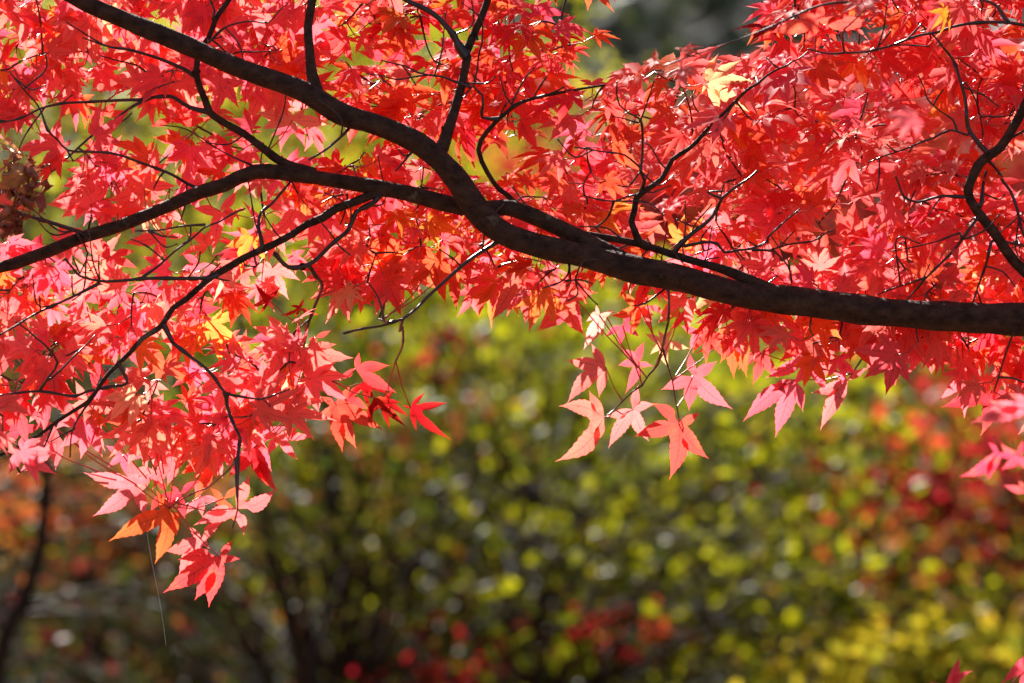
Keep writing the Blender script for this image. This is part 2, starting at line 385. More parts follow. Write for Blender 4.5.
wood('branch', 'F 560,72 440,105 320,150 150,250 0,325 E 930,375 870,410 780,480 690,550 650,615 570,670 I 520,90 430,180 360,280 210,380 100,450 0,500 p -40,475', 9.5, 2.2, d1=4.98, sides=10)
wood('branch', 'p 1250,322 1130,318 1080,305 H 1024,400 900,240 830,150 800,80 830,0 D 860,640 930,590 980,510 1023,430 p 1045,55 1075,-30', 13, 8, d1=5.06, sides=14, rough=.03)
wood('branch', 'G 512,285 478,200 498,110 530,80 600,30 C 640,640 700,600 770,530 850,450 940,360 1023,300 D 80,260', 7.5, 1.8, d1=5.08)
# traced twigs
TW = [
 ('A 840,450 760,430 680,385 560,398 400,405 210,420 100,465 0,490', 4.2, 1.8), ('A 785,310 700,260 640,235 560,210 450,190 330,150', 4.5, 1.5),
 ('A 600,393 540,420 430,500 330,575 210,683 E 170,30', 2.8, 2), ('A 850,75 858,40 840,0 p 205,-20', 2.6, 1.8),
 ('A 835,170 900,110 1000,85 B 50,90 130,10', 2.2, 1.3), ('A 1015,665 870,595 740,515 640,500', 1.8, 1.2),
 ('E 810,78 690,15 A 560,650 430,610 270,600 190,520 150,420 40,290', 3.2, 1.6), ('E 350,252 200,205 80,170 0,140 p -40,195', 4.4, 2.6),
 ('F 480,118 400,165 370,235 300,295 210,375 130,385 75,330', 4.4, 4.6), ('F 210,378 265,460 235,540 195,683 J 285,240', 4, 2.2),
 ('F 25,300 10,220 20,165 90,100 140,40', 4, 2), ('E 850,425 700,430 560,432 400,440 320,420 260,350', 4, 2.4),
 ('E 400,448 210,540 0,655 p -30,345', 2.8, 2), ('E 570,425 700,320 820,225 980,150', 2.4, 1.8), ('E 820,215 650,235 540,240', 2, 1.6),
 ('E 655,615 690,683 I 690,50 820,150 900,250 1020,275 J 130,395 240,355', 4.2, 1.6), ('I 905,250 920,340 960,430 945,520 950,683 M 715,0 710,80 710,280 690,350', 3.2, 1.6),
 ('M 705,80 640,150 590,190 500,230 430,275', 2.2, 1.4), ('I 510,212 400,235 300,265 160,245 0,262 p -40,398', 3, 2.4),
 ('I 160,240 230,130 180,60 110,0 E 60,600', 2.4, 1.6), ('I 210,190 300,100 380,20', 2, 1.4), ('I 360,285 320,340 290,400 280,510', 1.8, 1.6),
 ('I 210,385 180,460 120,545 80,570', 2, 1.4), ('I 300,395 200,448', 1.4, 1.2),
 ('F 985,275 940,300 800,400 690,500 590,590 500,620 350,650', 4.6, 2), ('F 585,592 575,640 J 690,110 690,180 660,250', 2.8, 2), ('J 640,92 595,76', 2.2, 2),
 ('J 135,400 190,450 245,470', 1.6, 1.2), ('J 285,245 350,280 430,335', 2.2, 1.2),
 ('G 515,85 530,40 515,0 C 520,640 515,480 430,420', 3.6, 1.6), ('G 495,95 410,120 290,100', 2.2, 1.4), ('G 408,120 380,190 310,240', 2.2, 1.6),
 ('C 510,668 450,620 350,605 250,590', 2.2, 1.4), ('C 500,490 400,465', 1.8, 1.2), ('G 650,325 720,250 790,195 840,110 900,60 980,0', 5, 2),
 ('G 690,300 760,285 820,290 850,325 960,310 1023,280 H 0,265 130,150', 3.2, 1.6), ('G 960,315 1040,318 H 0,320 100,290 180,280 260,235', 2.2, 1.6),
 ('H 30,325 80,380 95,450', 2, 1.8), ('G 720,340 800,310', 2, 1.4), ('G 780,85 850,80', 2, 1.6),
 ('D 868,600 800,510 790,400 740,240 660,140 600,90', 5, 1.6), ('D 800,540 730,520 540,600 400,650', 2.2, 1.4), ('D 740,480 640,400 600,300', 1.8, 1.2),
 ('D 790,330 830,400 860,540', 1.6, 1.4), ('H 800,105 700,100 600,125 545,105 510,20', 3.4, 2), ('H 835,192 740,320 630,430 555,515', 3.2, 1.8),
 ('H 632,425 530,460 440,495', 1.8, 1.4), ('H 765,248 600,300 490,320', 1.8, 1.2), ('H 895,282 870,380 820,525', 2.8, 2), ('H 850,140 860,60 872,0', 4.2, 3),
 ('p 1050,300 1022,230 H 970,80 920,0 D 880,640', 3.4, 3), ('p 1060,120 1024,131 1005,142', 4, 2.5), ('H 960,285 1024,300', 3, 3),
 ('p 1110,30 1024,25 D 960,90 800,95 610,140 500,180 370,210 240,215 160,195', 4.6, 1.6), ('D 960,90 910,20 860,0', 4, 3),
 ('G 625,480 625,600 K 515,40 490,150 470,220 410,300', 2.8, 1.8), ('K 490,150 510,220 540,350 555,430', 1.6, 1.3), ('K 410,300 330,365 262,425', 1.6, 1.2),
 ('G 600,480 530,530 480,540', 2.4, 1.4), ('G 230,390 200,440 120,470', 2.6, 1.5), ('G 215,440 270,435 320,450', 2, 1.5),
 ('p 885,322 L 455,30 400,120 330,225', 2.8, 1.8), ('L 450,45 380,80 340,90', 2.2, 1.6), ('L 800,50 803,130', 2, 1.5),
 ('B 370,515 270,605 210,640', 3, 2), ('B 620,610 560,683', 3, 2), ('B 860,350 780,320 690,300 600,265 500,240', 2.4, 1.4), ('B 690,300 560,318 440,295', 1.8, 1.2),
 ('B 905,470 905,380 870,345 885,280 905,170', 2.8, 1.8), ('C 90,390 140,305', 2.4, 1.8), ('C 0,420 30,350 90,270', 2.2, 1.4),
 ('C 610,670 550,580 460,545', 1.8, 1.2), ('H 60,290 105,240', 1.8, 1.4), ('E 315,262 350,330 320,410', 2, 1.4),
]
for i, (pth, w0, w1) in enumerate(TW):
    low = any(k in pth for k in ' K L M J'.split()) and 'I ' not in pth
    wood('twig', pth, w0*1.06, w1, sides=7, step=0.006, jitter=0.006, d1=5.19 if low else None)

# traced leaves: tile, base, lobe tips, pigment, depth nudge
HL = '''K|640,90|600,170 690,150 730,60 560,60|pink|.03
K|870,-20|800,60 870,90 960,20 900,-90|orangered|.03
K|330,60|260,110 320,150 400,110 380,10|magenta|.03
K|430,-20|370,50 450,90 500,20 390,-70|pink|.03
M|250,60|180,20 190,110 270,150 340,70|pink|.05
M|560,230|500,300 570,310 640,240 540,160|pink|.05
M|420,210|360,290 430,290 490,230 400,140|red|.06
M|480,215|395,300 440,180 560,160 500,320|red|.05
M|655,235|590,330 700,330 720,180 600,190|orangered|.04
M|350,110|250,160 300,230 420,180 330,60|pink|.04
J|610,400|520,470 640,520 720,470 660,350|crimson|.02
J|470,380|400,450 470,500 560,440 540,350|red|.03
J|540,330|470,400 560,440 640,380 560,290|crimson|.02
K|880,170|790,240 850,300 960,280 960,150 850,120|red|.04
K|960,60|900,150 1000,160 1050,60 940,0|pink|.05
K|262,228|205,133 103,202 106,378 236,352|pink|0
K|256,428|195,320 72,385 58,607 205,545|pink|.01
K|372,398|393,298 265,425 272,556 438,528 462,378|pink|.01
K|555,455|372,508 515,683 678,597 643,408 445,372|red|-.02
K|612,265|600,170 482,320 596,405 772,397 710,203|pink|.01
K|395,208|325,152 310,222 340,335 452,225 420,125|pink|.02
K|500,128|418,92 470,80 440,180 520,235 600,155 535,80|cream|.0
K|258,12|185,45 172,160 250,108 300,10|cream|.03
K|560,10|465,55 540,78 628,15 520,-40|orange|.03
K|800,50|620,175 718,215 776,280 828,272 745,-20|orangered|.02
K|920,0|912,150 870,120 980,30 860,-40|pink|.05
K|130,-60|0,85 180,105 30,-70 210,-50|magenta|.04
L|150,165|150,18 22,58 -12,232 96,262 235,180 232,300|pink|.0
L|108,238|-101,408 28,472 140,370 0,275|pink|.02
L|318,240|208,444 170,292 250,198 400,190|pink|.01
L|485,102|390,205 508,265 592,150 480,36 430,60|pink|.03
L|250,90|215,255 330,130 180,60 290,10 330,60|pink|.05
L|770,135|570,120 670,185 825,232 690,58 750,50 880,140|orangered|.03
L|878,285|690,350 848,468 1005,310 735,238 890,230|red|.02
L|925,150|828,150 932,268 1035,215 925,82 1030,95|red|.03
L|1060,350|805,415 880,320 1150,380 960,290|pink|-.42
L|925,530|762,628 880,488 880,645 990,560|magenta|.55
L|1010,545|930,488 930,600 1080,620 1020,480|magenta|.60
L|1040,690|940,660 1000,640 1090,740|magenta|.65
G|215,520|98,646 296,662 112,515 190,445 345,488|magenta|.0
G|505,540|388,578 476,662 572,578 430,478 570,495|orangered|.03
N|405,190|262,417 433,440 300,165 480,100|pink|.02
N|500,215|428,362 520,290 430,150 570,230|red|.03
N|300,215|128,300 178,345 200,190 380,110|orange|.04
N|815,385|733,567 838,502 748,420 885,365 800,330|cream|.01
N|60,150|-10,270 85,365 150,200 -40,60 110,60|orangered|.03
O|500,195|568,357 362,240 452,70 565,55 610,130|pink|.0
O|700,208|572,337 776,402 818,262 782,108 640,165|orangered|.0
O|945,118|858,105 800,235 1005,330 1110,230 1000,15 895,25 950,250|orangered|.02
O|255,350|148,390 362,387 278,293 222,402 198,338|crimson|-.01
O|97,310|-8,347 18,208 160,230 50,382|crimson|-.01
O|245,575|188,468 158,545 300,530 270,610|cream|.0
O|335,500|298,510 415,462 340,530|red|-.01
J|238,345|103,280 205,198 300,250 345,335 180,375|cream|.01
J|200,140|62,180 155,80 125,245 240,120|magenta|.0
J|502,275|432,312 517,208 642,262 668,372|red|.0
J|425,420|450,612 507,597 318,478 482,340 615,522 360,385|red|.01
J|575,392|708,512 570,512 690,410 520,320|crimson|.0
J|722,432|888,560 875,410 782,368 748,528 688,420|crimson|.0
J|75,255|0,178 66,113 162,255 60,378 5,310 130,205|red|.0
J|90,560|168,690 240,505 40,620 100,480|pink|.02
J|255,420|345,335 200,400 230,480 300,450|pink|.03
M|300,180|128,306 92,130 273,58 337,312 390,130|pink|.0
M|440,292|193,407 378,497 385,198 505,310 465,385|orangered|-.01
M|565,395|413,445 470,562 515,342 655,325 603,437|pink|.0
M|705,275|867,190 735,382 533,342 578,295 760,138|pink|-.01
M|640,470|410,613 538,642 595,672 470,480 722,476 690,398|red|-.02
M|600,70|478,140 530,248 700,60 570,0 640,140|orangered|.02
M|775,30|877,212 835,183 670,150 830,0|red|.0
M|470,60|338,35 368,202 428,185 540,0|pink|.03
I|350,288|422,488 500,318 240,335 300,200|pink|.01
I|225,395|222,563 66,580 320,300 130,340|pink|.0
I|85,402|-15,358 38,303 167,375 -10,480|red|.02
I|590,362|413,367 520,452 656,253 668,352|orangered|.0
I|490,222|470,347 455,290 545,200 510,150|pink|.02
I|660,130|792,238 620,212 598,55 745,55 550,180|orangered|.0
I|390,112|378,252 440,140 350,60 430,50|red|.02
I|595,205|642,267 678,240 528,208 590,320|pink|.03
I|150,330|115,372 90,300 200,250 150,250|pink|.04
E|365,132|345,-8 442,25 180,135 300,205 240,190|pink|.03
E|577,67|490,-8 418,117 605,-15 712,60 560,155|pink|.05
E|470,172|388,160 438,122 620,155 520,108 545,205|red|.02
E|665,262|608,387 488,290 745,262 690,185|pink|.03
E|880,160|850,332 768,150 935,232 950,75|pink|.04
E|800,370|724,328 885,390 715,405 765,475|pink|.05
E|442,342|440,422 368,328 552,390 398,268 545,320|red|.02
E|230,422|88,405 257,542 168,368 285,490 145,475|red|.03
E|432,482|575,522 390,562 348,448 485,448 440,550|red|.02
A|195,582|58,607 164,474 242,460 108,645|pink|.06
A|565,292|358,367 448,392 612,278 603,335 515,238|pink|.10
A|300,300|195,342 248,405 402,310 352,238|pink|.12
A|410,462|338,470 348,418 472,400 505,440 400,522|red|.08
A|690,482|622,400 768,450 598,505 845,470|red|.06
B|145,482|-5,450 60,400 200,428 305,498 20,522 170,540|cream|.06
B|620,382|418,377 500,452 622,482 735,370 598,298 702,452 530,328|orangered|.10
B|575,212|398,202 498,272 702,160 560,118 642,302 458,150|red|.12
B|510,42|378,52 438,104 562,92 605,18 520,155|red|.12
D|205,88|0,132 105,55 305,62 425,92 205,-5 150,160|red|-.10
H|200,135|78,44 283,105 242,18 108,122|orangered|.04
H|545,215|448,202 560,162 500,262 645,200|pink|.10
H|830,320|748,402 832,425 885,248 775,262 915,332|pink|.08'''
COLW = {'pink': None, 'red': None, 'orangered': 'orange red leaf', 'orange': 'orange leaf with paler lobes', 'cream': 'pale peach leaf', 'crimson': 'dark crimson leaf with narrow curled lobes', 'magenta': 'deep pink leaf', 'gold': 'golden yellow curled leaf'}
NET = np.array(NETP); 
def petiole_path(node, base, sag=0.004):
    m = (node+base)/2 + np.array([0, 0, -sag]) + np.array([random.uniform(-1, 1) for _ in range(3)])*0.002
    return np.array([node, (node+m)/2, m, (m+base)/2, base])
nhero = 0
for ln in HL.split('\n'):
    t, b, tips, colr, dz = ln.split('|')
    bp = conv(t+' '+b)[0]; tp_ = conv(t+' '+tips); d0 = 5.03+float(dz)
    if float(dz) > -.2: d0 += .17*np.interp(bp[1], [240, 330], [.3, 1])
    # each lobe leaves the base plane by its own amount: the leaf is tilted and its tips droop
    tilt = random.uniform(-0.5, 0.5); ta = random.uniform(0, 6.28)
    def pt(q):
        dx, dy = q[0]-bp[0], q[1]-bp[1]; L_ = math.hypot(dx, dy)*KPX*d0
        return P(q[0], q[1], d0 + tilt*(dx*math.cos(ta)+dy*math.sin(ta))*KPX*d0 + random.uniform(-.12, .25)*L_)
    base = P(bp[0], bp[1], d0)
    cr_ = colr == 'crimson'
    v, f, l = leaf_geom(base, [pt(q) for q in tp_], levels=20, width=0.148 if not cr_ else 0.12, fold=random.uniform(.1, .45) if not cr_ else 0.8,
                        bulge=random.uniform(-.05, .08), tooth=0.013, seed=nhero*7+1, curl=0.0)
    c = tint(colr); mixc = (l[:, 1:2]**2)*random.choice([0, 0, .1, .3])
    a = Acc(); a.add(v, f, c*(1-mixc)+np.array(PAL['orange'])*mixc, l)
    o = a.build('leaf', M_LEAF, tree)
    if COLW[colr]: o['label'] = COLW[colr]
    # petiole to the nearest wood
    q = np.argmin(((NET-base)**2).sum(1)); node = NET[q]
    if np.linalg.norm(node-base) > 0.10: node = base+unit(node-base)*0.10
    if np.linalg.norm(node-base) > 0.006:
        a = Acc(); pp, rr = spline(petiole_path(node, base), [.0009, .0007, .0006, .0006, .0008], 0.003); tube(a, pp, rr, 6)
        a.build('petiole', M_PET, o)
    nhero += 1

# density of the leaf mass over the picture plane (1 = full), also beyond the frame
lowx = [-400, 0, 60, 110, 150, 200, 235, 250, 300, 330, 400, 480, 560, 620, 700, 760, 850, 900, 960, 1024, 1500, 1900]
lowy = [400, 440, 420, 425, 470, 500, 490, 445, 385, 300, 280, 275, 295, 300, 315, 335, 350, 350, 375, 410, 430, 430]
HOLES = [(150, 100, 62, 26, .12), (240, 105, 62, 26, .10), (25, 135, 45, 30, .15), (70, 205, 26, 40, .25), (285, 235, 45, 30, .35), (262, 300, 40, 30, .4), (120, 120, 40, 22, .3), (215, 150, 25, 30, .4),
         (95, 30, 30, 20, .6), (340, 60, 40, 30, .5), (30, 375, 40, 20, .5), (75, 400, 30, 25, .4), (120, 245, 40, 20, .6), (420, 60, 60, 25, .6), (860, 75, 30, 18, .5), (790, 120, 30, 20, .4)]
def dens(x, y):
    if y > np.interp(x, lowx, lowy): return 0
    if 590 < x < 790 and y < 62 + (x-650)*-0.12 and y > -120: return 0
    w = 1.0
    for hx, hy, rx, ry, k in HOLES:
        if ((x-hx)/rx)**2+((y-hy)/ry)**2 < 1: w *= k
    if x < 330 and y > 60: w *= 0.50 if y < 320 else .75
    if x > 640 and y < 300: w *= 1.25
    if y < -60: w *= 0.13
    elif not (-60 < x < 1084): w *= 0.35
    return w
clusters = []
WOODPX = np.array([q[:2] for q, rr_ in zip(PXD, NETR[-len(PXD):]) if rr_ > .0045])
while len(clusters) < 900:
    x = rng.uniform(-420, 1900); y = rng.uniform(-420, 440)
    if rng.random() > dens(x, y)/1.25: continue
    if x > 300 or y < 100: d = rng.uniform(5.09, 5.34)
    else: d = rng.uniform(5.07, 5.24)
    if ((WOODPX[:, 0]-x)**2+(WOODPX[:, 1]-y)**2).min() > 120**2 and rng.random() < .08: d = rng.uniform(4.78, 4.95)
    if y > 290 and x > 330 and x < 1030: d = rng.uniform(5.05, 5.22)
    clusters.append((x, y, d))
C = np.array([P(*c) for c in clusters])
net = list(NET); newtw = Acc(); remaining = list(range(len(C)))
netA = np.array(net); bd = ((C[:, None, :]-netA[None])**2).sum(-1); near = bd.argmin(1); bd = bd.min(1)
netA = list(netA); dirs = {}
while remaining:
    k = min(remaining, key=lambda i: bd[i]); remaining.remove(k)
    a0 = netA[near[k]]; b0 = C[k]; L_ = np.linalg.norm(b0-a0)
    side = np.array([random.uniform(-1, 1) for _ in range(3)])*0.10*L_
    mids = [a0, a0*.7+b0*.3+side*.8+[0, 0, .04*L_], a0*.35+b0*.65+side, b0]
    pp, rr = spline(mids, [0.0012+0.0016*min(L_, .5), 0.0011+.0008*min(L_, .5), 0.0009, 0.0007], 0.012)
    tube(newtw, pp, rr, 5)
    dirs[k] = unit(pp[-1]-pp[-2]); s0 = len(netA); new = pp[3:] if len(pp) > 4 else pp[-1:]
    netA.extend(new)
    if remaining:
        rem = np.array(remaining); dd = ((C[rem][:, None, :]-np.array(new)[None])**2).sum(-1); m = dd.min(1); upd = m < bd[rem]
        bd[rem[upd]] = m[upd]; near[rem[upd]] = s0+dd.argmin(1)[upd]
# short bare side shoots with buds, forking off the traced twigs on the near side
def PXD_Y(p): q = p-np.array([0, 0, CAMZ]); return 341.5-(q@CAMUP)/(KPX*(q@CAMFW))
cand = [i for i in range(len(NETP)) if NETR[i] < .0045 and PXD_Y(NETP[i]) < 320]
for k in range(120):
    i = random.choice(cand); a0 = NETP[i]; L_ = random.uniform(.012, .055)
    th_ = random.uniform(0, 6.28); dr = unit(CAMRT*math.cos(th_)+CAMUP*(math.sin(th_)+.25)-CAMFW*random.uniform(.1, .5))
    k1 = a0+dr*L_*.5+np.array([random.gauss(0, .12*L_) for _ in range(3)]); e = a0+dr*L_+np.array([0, 0, random.uniform(-.1, .35)*L_])
    pp, rr = spline([a0, k1, e], [.0010, .0008, .0006], .004); rr[-1] *= 1.5; rr[len(rr)//2] *= 1.4; tube(newtw, pp, rr, 6)
newtw.build('fine_twigs', M_TWIG, tree, kind='stuff')

def hits_limb(p):
    q = p-np.array([0, 0, CAMZ]); d = q@CAMFW; x = 512+q@CAMRT/(KPX*d); y = 341.5-q@CAMUP/(KPX*d)
    return d < 5.085 and ((WOODPX[:, 0]-x)**2+(WOODPX[:, 1]-y)**2).min() < 34**2
fol = Acc(); extra = []           # extra: single leaves big in view that become parts of their own
def sizepick(): return random.choice([random.uniform(.022, .034), random.uniform(.030, .042), random.uniform(.036, .050)])
for k, (x, y, d) in enumerate(clusters):
    nl = random.choice([3, 4, 4, 5, 6]) if (-60 < x < 1084 and y > -60) else 5
    zone = 'flat' if (x > 630 and y < 235) else ('mid' if (x > 330 and y < 240) else 'open')
    oc = {'flat': [.68, .18, .10, .03, .01], 'mid': [.32, .24, .32, .10, .02], 'open': [.82, .08, .05, .03, .02]}[zone]
    if x > 700 and y > 110: oc = [.72, .11, .11, .04, .02]
    if 330 < x < 640 and y > 200: oc = [.48, .2, .2, .07, .05]
    spin = random.uniform(0, 6.28)
    for j in range(nl):
        phi = spin+j*2*math.pi/nl+random.uniform(-.4, .4)
        out = CAMRT*math.cos(phi)+CAMUP*math.sin(phi)
        if zone == 'open': ax = unit(out*0.8 - CAMUP*0.55 - np.array([.12, 0, 0]) + CAMFW*random.uniform(-.35, .35)); th = random.gauss(25, 24)
        elif zone == 'mid': ax = unit(CAMRT*math.cos(phi)+CAMFW*math.sin(phi)*.7 + CAMUP*(math.sin(phi)*.35-.15+random.gauss(0, .15))); th = random.gauss(42, 18)
        else:
            ax = unit(CAMRT*math.cos(phi)+CAMFW*math.sin(phi)*.8 + CAMUP*(0.30*math.cos(phi)+math.sin(phi)*.30-.08+random.gauss(0, .12))); th = random.gauss(42, 15)
        nr = unit(-CAMFW*math.cos(R(th))+CAMUP*math.sin(R(th))+CAMRT*(random.gauss(0, .22)+(-.26 if zone == 'flat' else -.05)))
        node = C[k] + dirs[k]*random.choice([0, 0, -.012, -.02])
        pl = random.uniform(.012, .030)
        base = node + unit(ax + np.array([random.gauss(0, .25), random.gauss(0, .25), random.gauss(0, .2)+.15]))*pl
        colr = random.choices(['pink', 'red', 'orangered', 'orange', 'cream'], oc)[0]
        size = sizepick()*(1.1 if zone == 'flat' else 1.0)
        if y > 240 and x > 330 and base[2]-size < P(x, np.interp(x, lowx, lowy)+45, d)[2]: continue
        if any(hits_limb(base+ax*size*t_) for t_ in (0, .5, 1)): continue
        place_leaf(fol, base, ax, nr, size, tint(colr))
        dn = -petiole_path(node, base)+0
        tube(fol, petiole_path(node, base), np.array([.0007, .0006, .0005, .0005, .0006]), 4, mi=1)
fol.build('foliage', [M_LEAF, M_PET], tree, kind='stuff')

# a few leaves of their own that stand out
def single(px, py, d, axis, nr, size, kind, label):
    a = Acc(); place_leaf(a, P(px, py, d), np.array(axis, float), np.array(nr, float), size, np.array(PAL[kind]))
    o = a.build('leaf', M_LEAF, tree); o['label'] = label
single(944, 10, 5.02, (.05, 0, -1), (.95, -.6, .1), .030, 'gold', 'golden yellow leaf hanging among red ones at the top right')
single(775, 28, 5.0, (-1, .1, .1), (0, -.5, 1), .042, 'crimson', 'dark brownish red leaf at the edge of the dark gap')
# near leaves a little out of focus
single(915, 118, 4.35, (-1, 0, -.3), (0, -1, .5), .030, 'pink', 'blurred pink leaf nearer than the others')

# withered leaves caught on the twig at the left
def crumple(px, py, d, w, h, seed):
    a = Acc(); v, f, l = TEMPL[seed % len(TEMPL)]; sz = 1.5*(w+h)
    g = random.Random(seed*5); th_ = g.uniform(0, 6.28); y = unit(CAMRT*math.cos(th_)*.6-CAMUP*1.0+CAMFW*g.uniform(-.6, .6)); z = unit(np.cross(y, [g.uniform(-1, 1), g.uniform(-1, 1), g.uniform(-1, 1)])); x = np.cross(y, z)
    w_ = []
    for q in v:
        # lobes rolled inward and wrinkled
        ang = q[0]*2.6; rr_ = .38; q2 = np.array([math.sin(ang)*rr_, q[1]*.75, (1-math.cos(ang))*rr_+q[2]+.3*q[1]**2])
        k1 = mnoise.noise_vector(Vector(q*2.6)+Vector((seed*3.3, 0, 0))); k2 = mnoise.noise_vector(Vector(q*8)+Vector((0, seed*2.1, 0)))
        w_.append(q2+np.array(k1)*.38+np.array(k2)*.13)
    w_ = np.array(w_); c_ = np.array([(.45, .15, .08), (.34, .10, .06), (.60, .30, .12)][seed % 3])
    a.add(P(px, py, d)+sz*(w_[:, :1]*x+(w_[:, 1:2]-.4)*y+w_[:, 2:3]*z), f, c_, l); return a
WL = [(12, 160, .008, .012), (20, 172, .012, .010), (33, 178, .012, .009), (16, 188, .010, .016), (4, 196, .016, .014), (26, 198, .010, .014), (20, 208, .014, .010), (8, 222, .014, .012), (15, 232, .010, .012), (4, 236, .010, .008)]
for i, (x, y, w, h) in enumerate(WL):
    o = crumple(x, y, 4.99+random.uniform(-.015, .02), w, h, i+2).build('withered_leaf', M_WLEAF, tree, smooth=True)
    o['label'] = 'crumpled brown withered leaf'

# silk thread
th = thing('spider_thread', P(147, 533, 5.0), 'fine glinting spider silk thread hanging below the lowest left leaf cluster', 'spider silk')
a = Acc(); pp, rr = spline([P(147, 533, 5.0), P(152, 563, 5.0), P(158, 592, 5.005), P(163, 622, 5.01), P(166, 645, 5.01)], [.00016]*5, .01); tube(a, pp, rr, 5)
a.build('silk_strand', M_SILK, th)

# maple shoot whose topmost leaves reach into the lower right corner
sap = thing('maple_sapling', (P(975, 341, 4.8)[0], 4.8, 0.0), 'slender maple shoot with pink red leaf tips rising at the bottom right corner', 'sapling')
a = Acc(); st = [np.array([P(975, 341, 4.8)[0], 4.8, -.05]), P(985, 1700, 4.8), P(970, 1150, 4.8), P(978, 850, 4.8), P(972, 715, 4.8)]
pp, rr = spline(st, [.006, .005, .004, .003, .0012], .02); tube(a, pp, rr, 8); a.build('stem', M_TWIG, sap)
for (b, tips) in [((949, 692), [(961, 655), (973, 671), (930, 682), (985, 700)]), ((1040, 652), [(1000, 685), (1018, 690), (1060, 640), (1070, 690)]), ((975, 760), [(930, 740), (940, 790), (1000, 800), (1020, 745)]), ((965, 850), [(910, 840), (930, 890), (980, 900), (1000, 850)])]:
    base = P(*b, 4.8); v, f, l = leaf_geom(base, [P(x, y, 4.8+random.uniform(-.02, .02)) for x, y in tips], levels=14, width=.12, seed=b[0])
    a = Acc(); a.add(v, f, PAL['magenta'], l); o = a.build('leaf', M_LEAF, sap)
    nd = P(974, max(720, b[1]+20), 4.8); a = Acc(); tube(a, petiole_path(nd, base), np.array([.0009]*5), 6); a.build('petiole', M_PET, o)

# ------------------------------------------------------------------ background trees
LV = np.array([(0, 0, 0), (.34, .45, .10), (0, .5, 0), (-.34, .45, .10), (.16, .8, .02), (0, .78, -.03), (-.16, .8, .02), (0, 1.1, -.12)])
LFc = np.array([(0, 1, 2, 0), (0, 2, 3, 0), (1, 4, 5, 2), (2, 5, 6, 3), (4, 7, 5, 4), (5, 7, 6, 5)])
def leaves_np(acc, cen, size, cols, g, nup=0.5, long=1.0):
    n = len(cen)
    ax = g.normal(size=(n, 3)); ax[:, 2] = ax[:, 2]*.5-.35; ax /= np.linalg.norm(ax, axis=1)[:, None]
    nr = g.normal(size=(n, 3))*0.6; nr[:, 2] += nup; nr -= ax*(nr*ax).sum(1)[:, None]; nr /= np.linalg.norm(nr, axis=1)[:, None]+1e-9
    x = np.cross(ax, nr); s = size*g.uniform(.7, 1.3, n)
    v = cen[:, None, :] + s[:, None, None]*(LV[None, :, :1]*x[:, None, :]+LV[None, :, 1:2]*long*ax[:, None, :]+LV[None, :, 2:]*nr[:, None, :])
    # lobed look: two quads
    F4 = np.array([(0, 1, 2, 3), (1, 4, 5, 2), (2, 5, 6, 3), (4, 7, 6, 5)])
    f = (np.arange(n)[:, None, None]*8+F4[None]).reshape(-1, 4)
    acc.add(v.reshape(-1, 3), f, np.repeat(cols, 8, axis=0))
GREEN = [((.13, .13, .004), 4), ((.045, .055, .003), 5), ((.44, .42, .010), 3), ((.04, .06, .01), 3), ((.30, .17, .02), .6), ((.35, .06, .015), .4), ((.55, .48, .30), .12)]  # bright, dark and pale tints put sunlit spots, shade and glints into the colour
YGRN = [((.52, .49, .014), 4), ((.20, .25, .010), 3), ((.42, .38, .025), 3), ((.08, .11, .01), 2)]
YELL = [((.60, .52, .03), 4), ((.36, .36, .025), 3), ((.50, .28, .03), 1), ((.14, .15, .015), 1.5)]
YSH = [((.66, .50, .025), 5), ((.28, .26, .02), 3), ((.45, .20, .02), 1), ((.10, .11, .01), 3)]
REDB = [((.42, .018, .025), 5), ((.26, .010, .015), 3), ((.5, .08, .02), 2)]
ORNG = [((.50, .17, .03), 3), ((.42, .06, .03), 3), ((.6, .30, .035), 2)]
DARK = [((.10, .010, .014), 3), ((.05, .028, .012), 3), ((.06, .06, .012), 2), ((.25, .02, .02), .7)]  # red foliage with the lower-left shade darkened into its leaf colour
CONI = [((.020, .028, .010), 4), ((.05, .06, .02), 2), ((.065, .05, .018), 1)]
FAR = [((.008, .012, .008), 4), ((.012, .016, .010), 2), ((.022, .022, .009), 1)]  # near-black tints: the far wood's shade is put into the leaf colour
BRGR = [((.075, .08, .008), 4), ((.09, .055, .010), 3), ((.04, .045, .006), 4), ((.28, .05, .02), .7)]
def pick(pal, n, g):
    c = np.array([q[0] for q in pal]); w = np.array([q[1] for q in pal], float); i = g.choice(len(pal), n, p=w/w.sum())
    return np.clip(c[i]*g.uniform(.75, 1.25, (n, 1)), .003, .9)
TRI = [0]
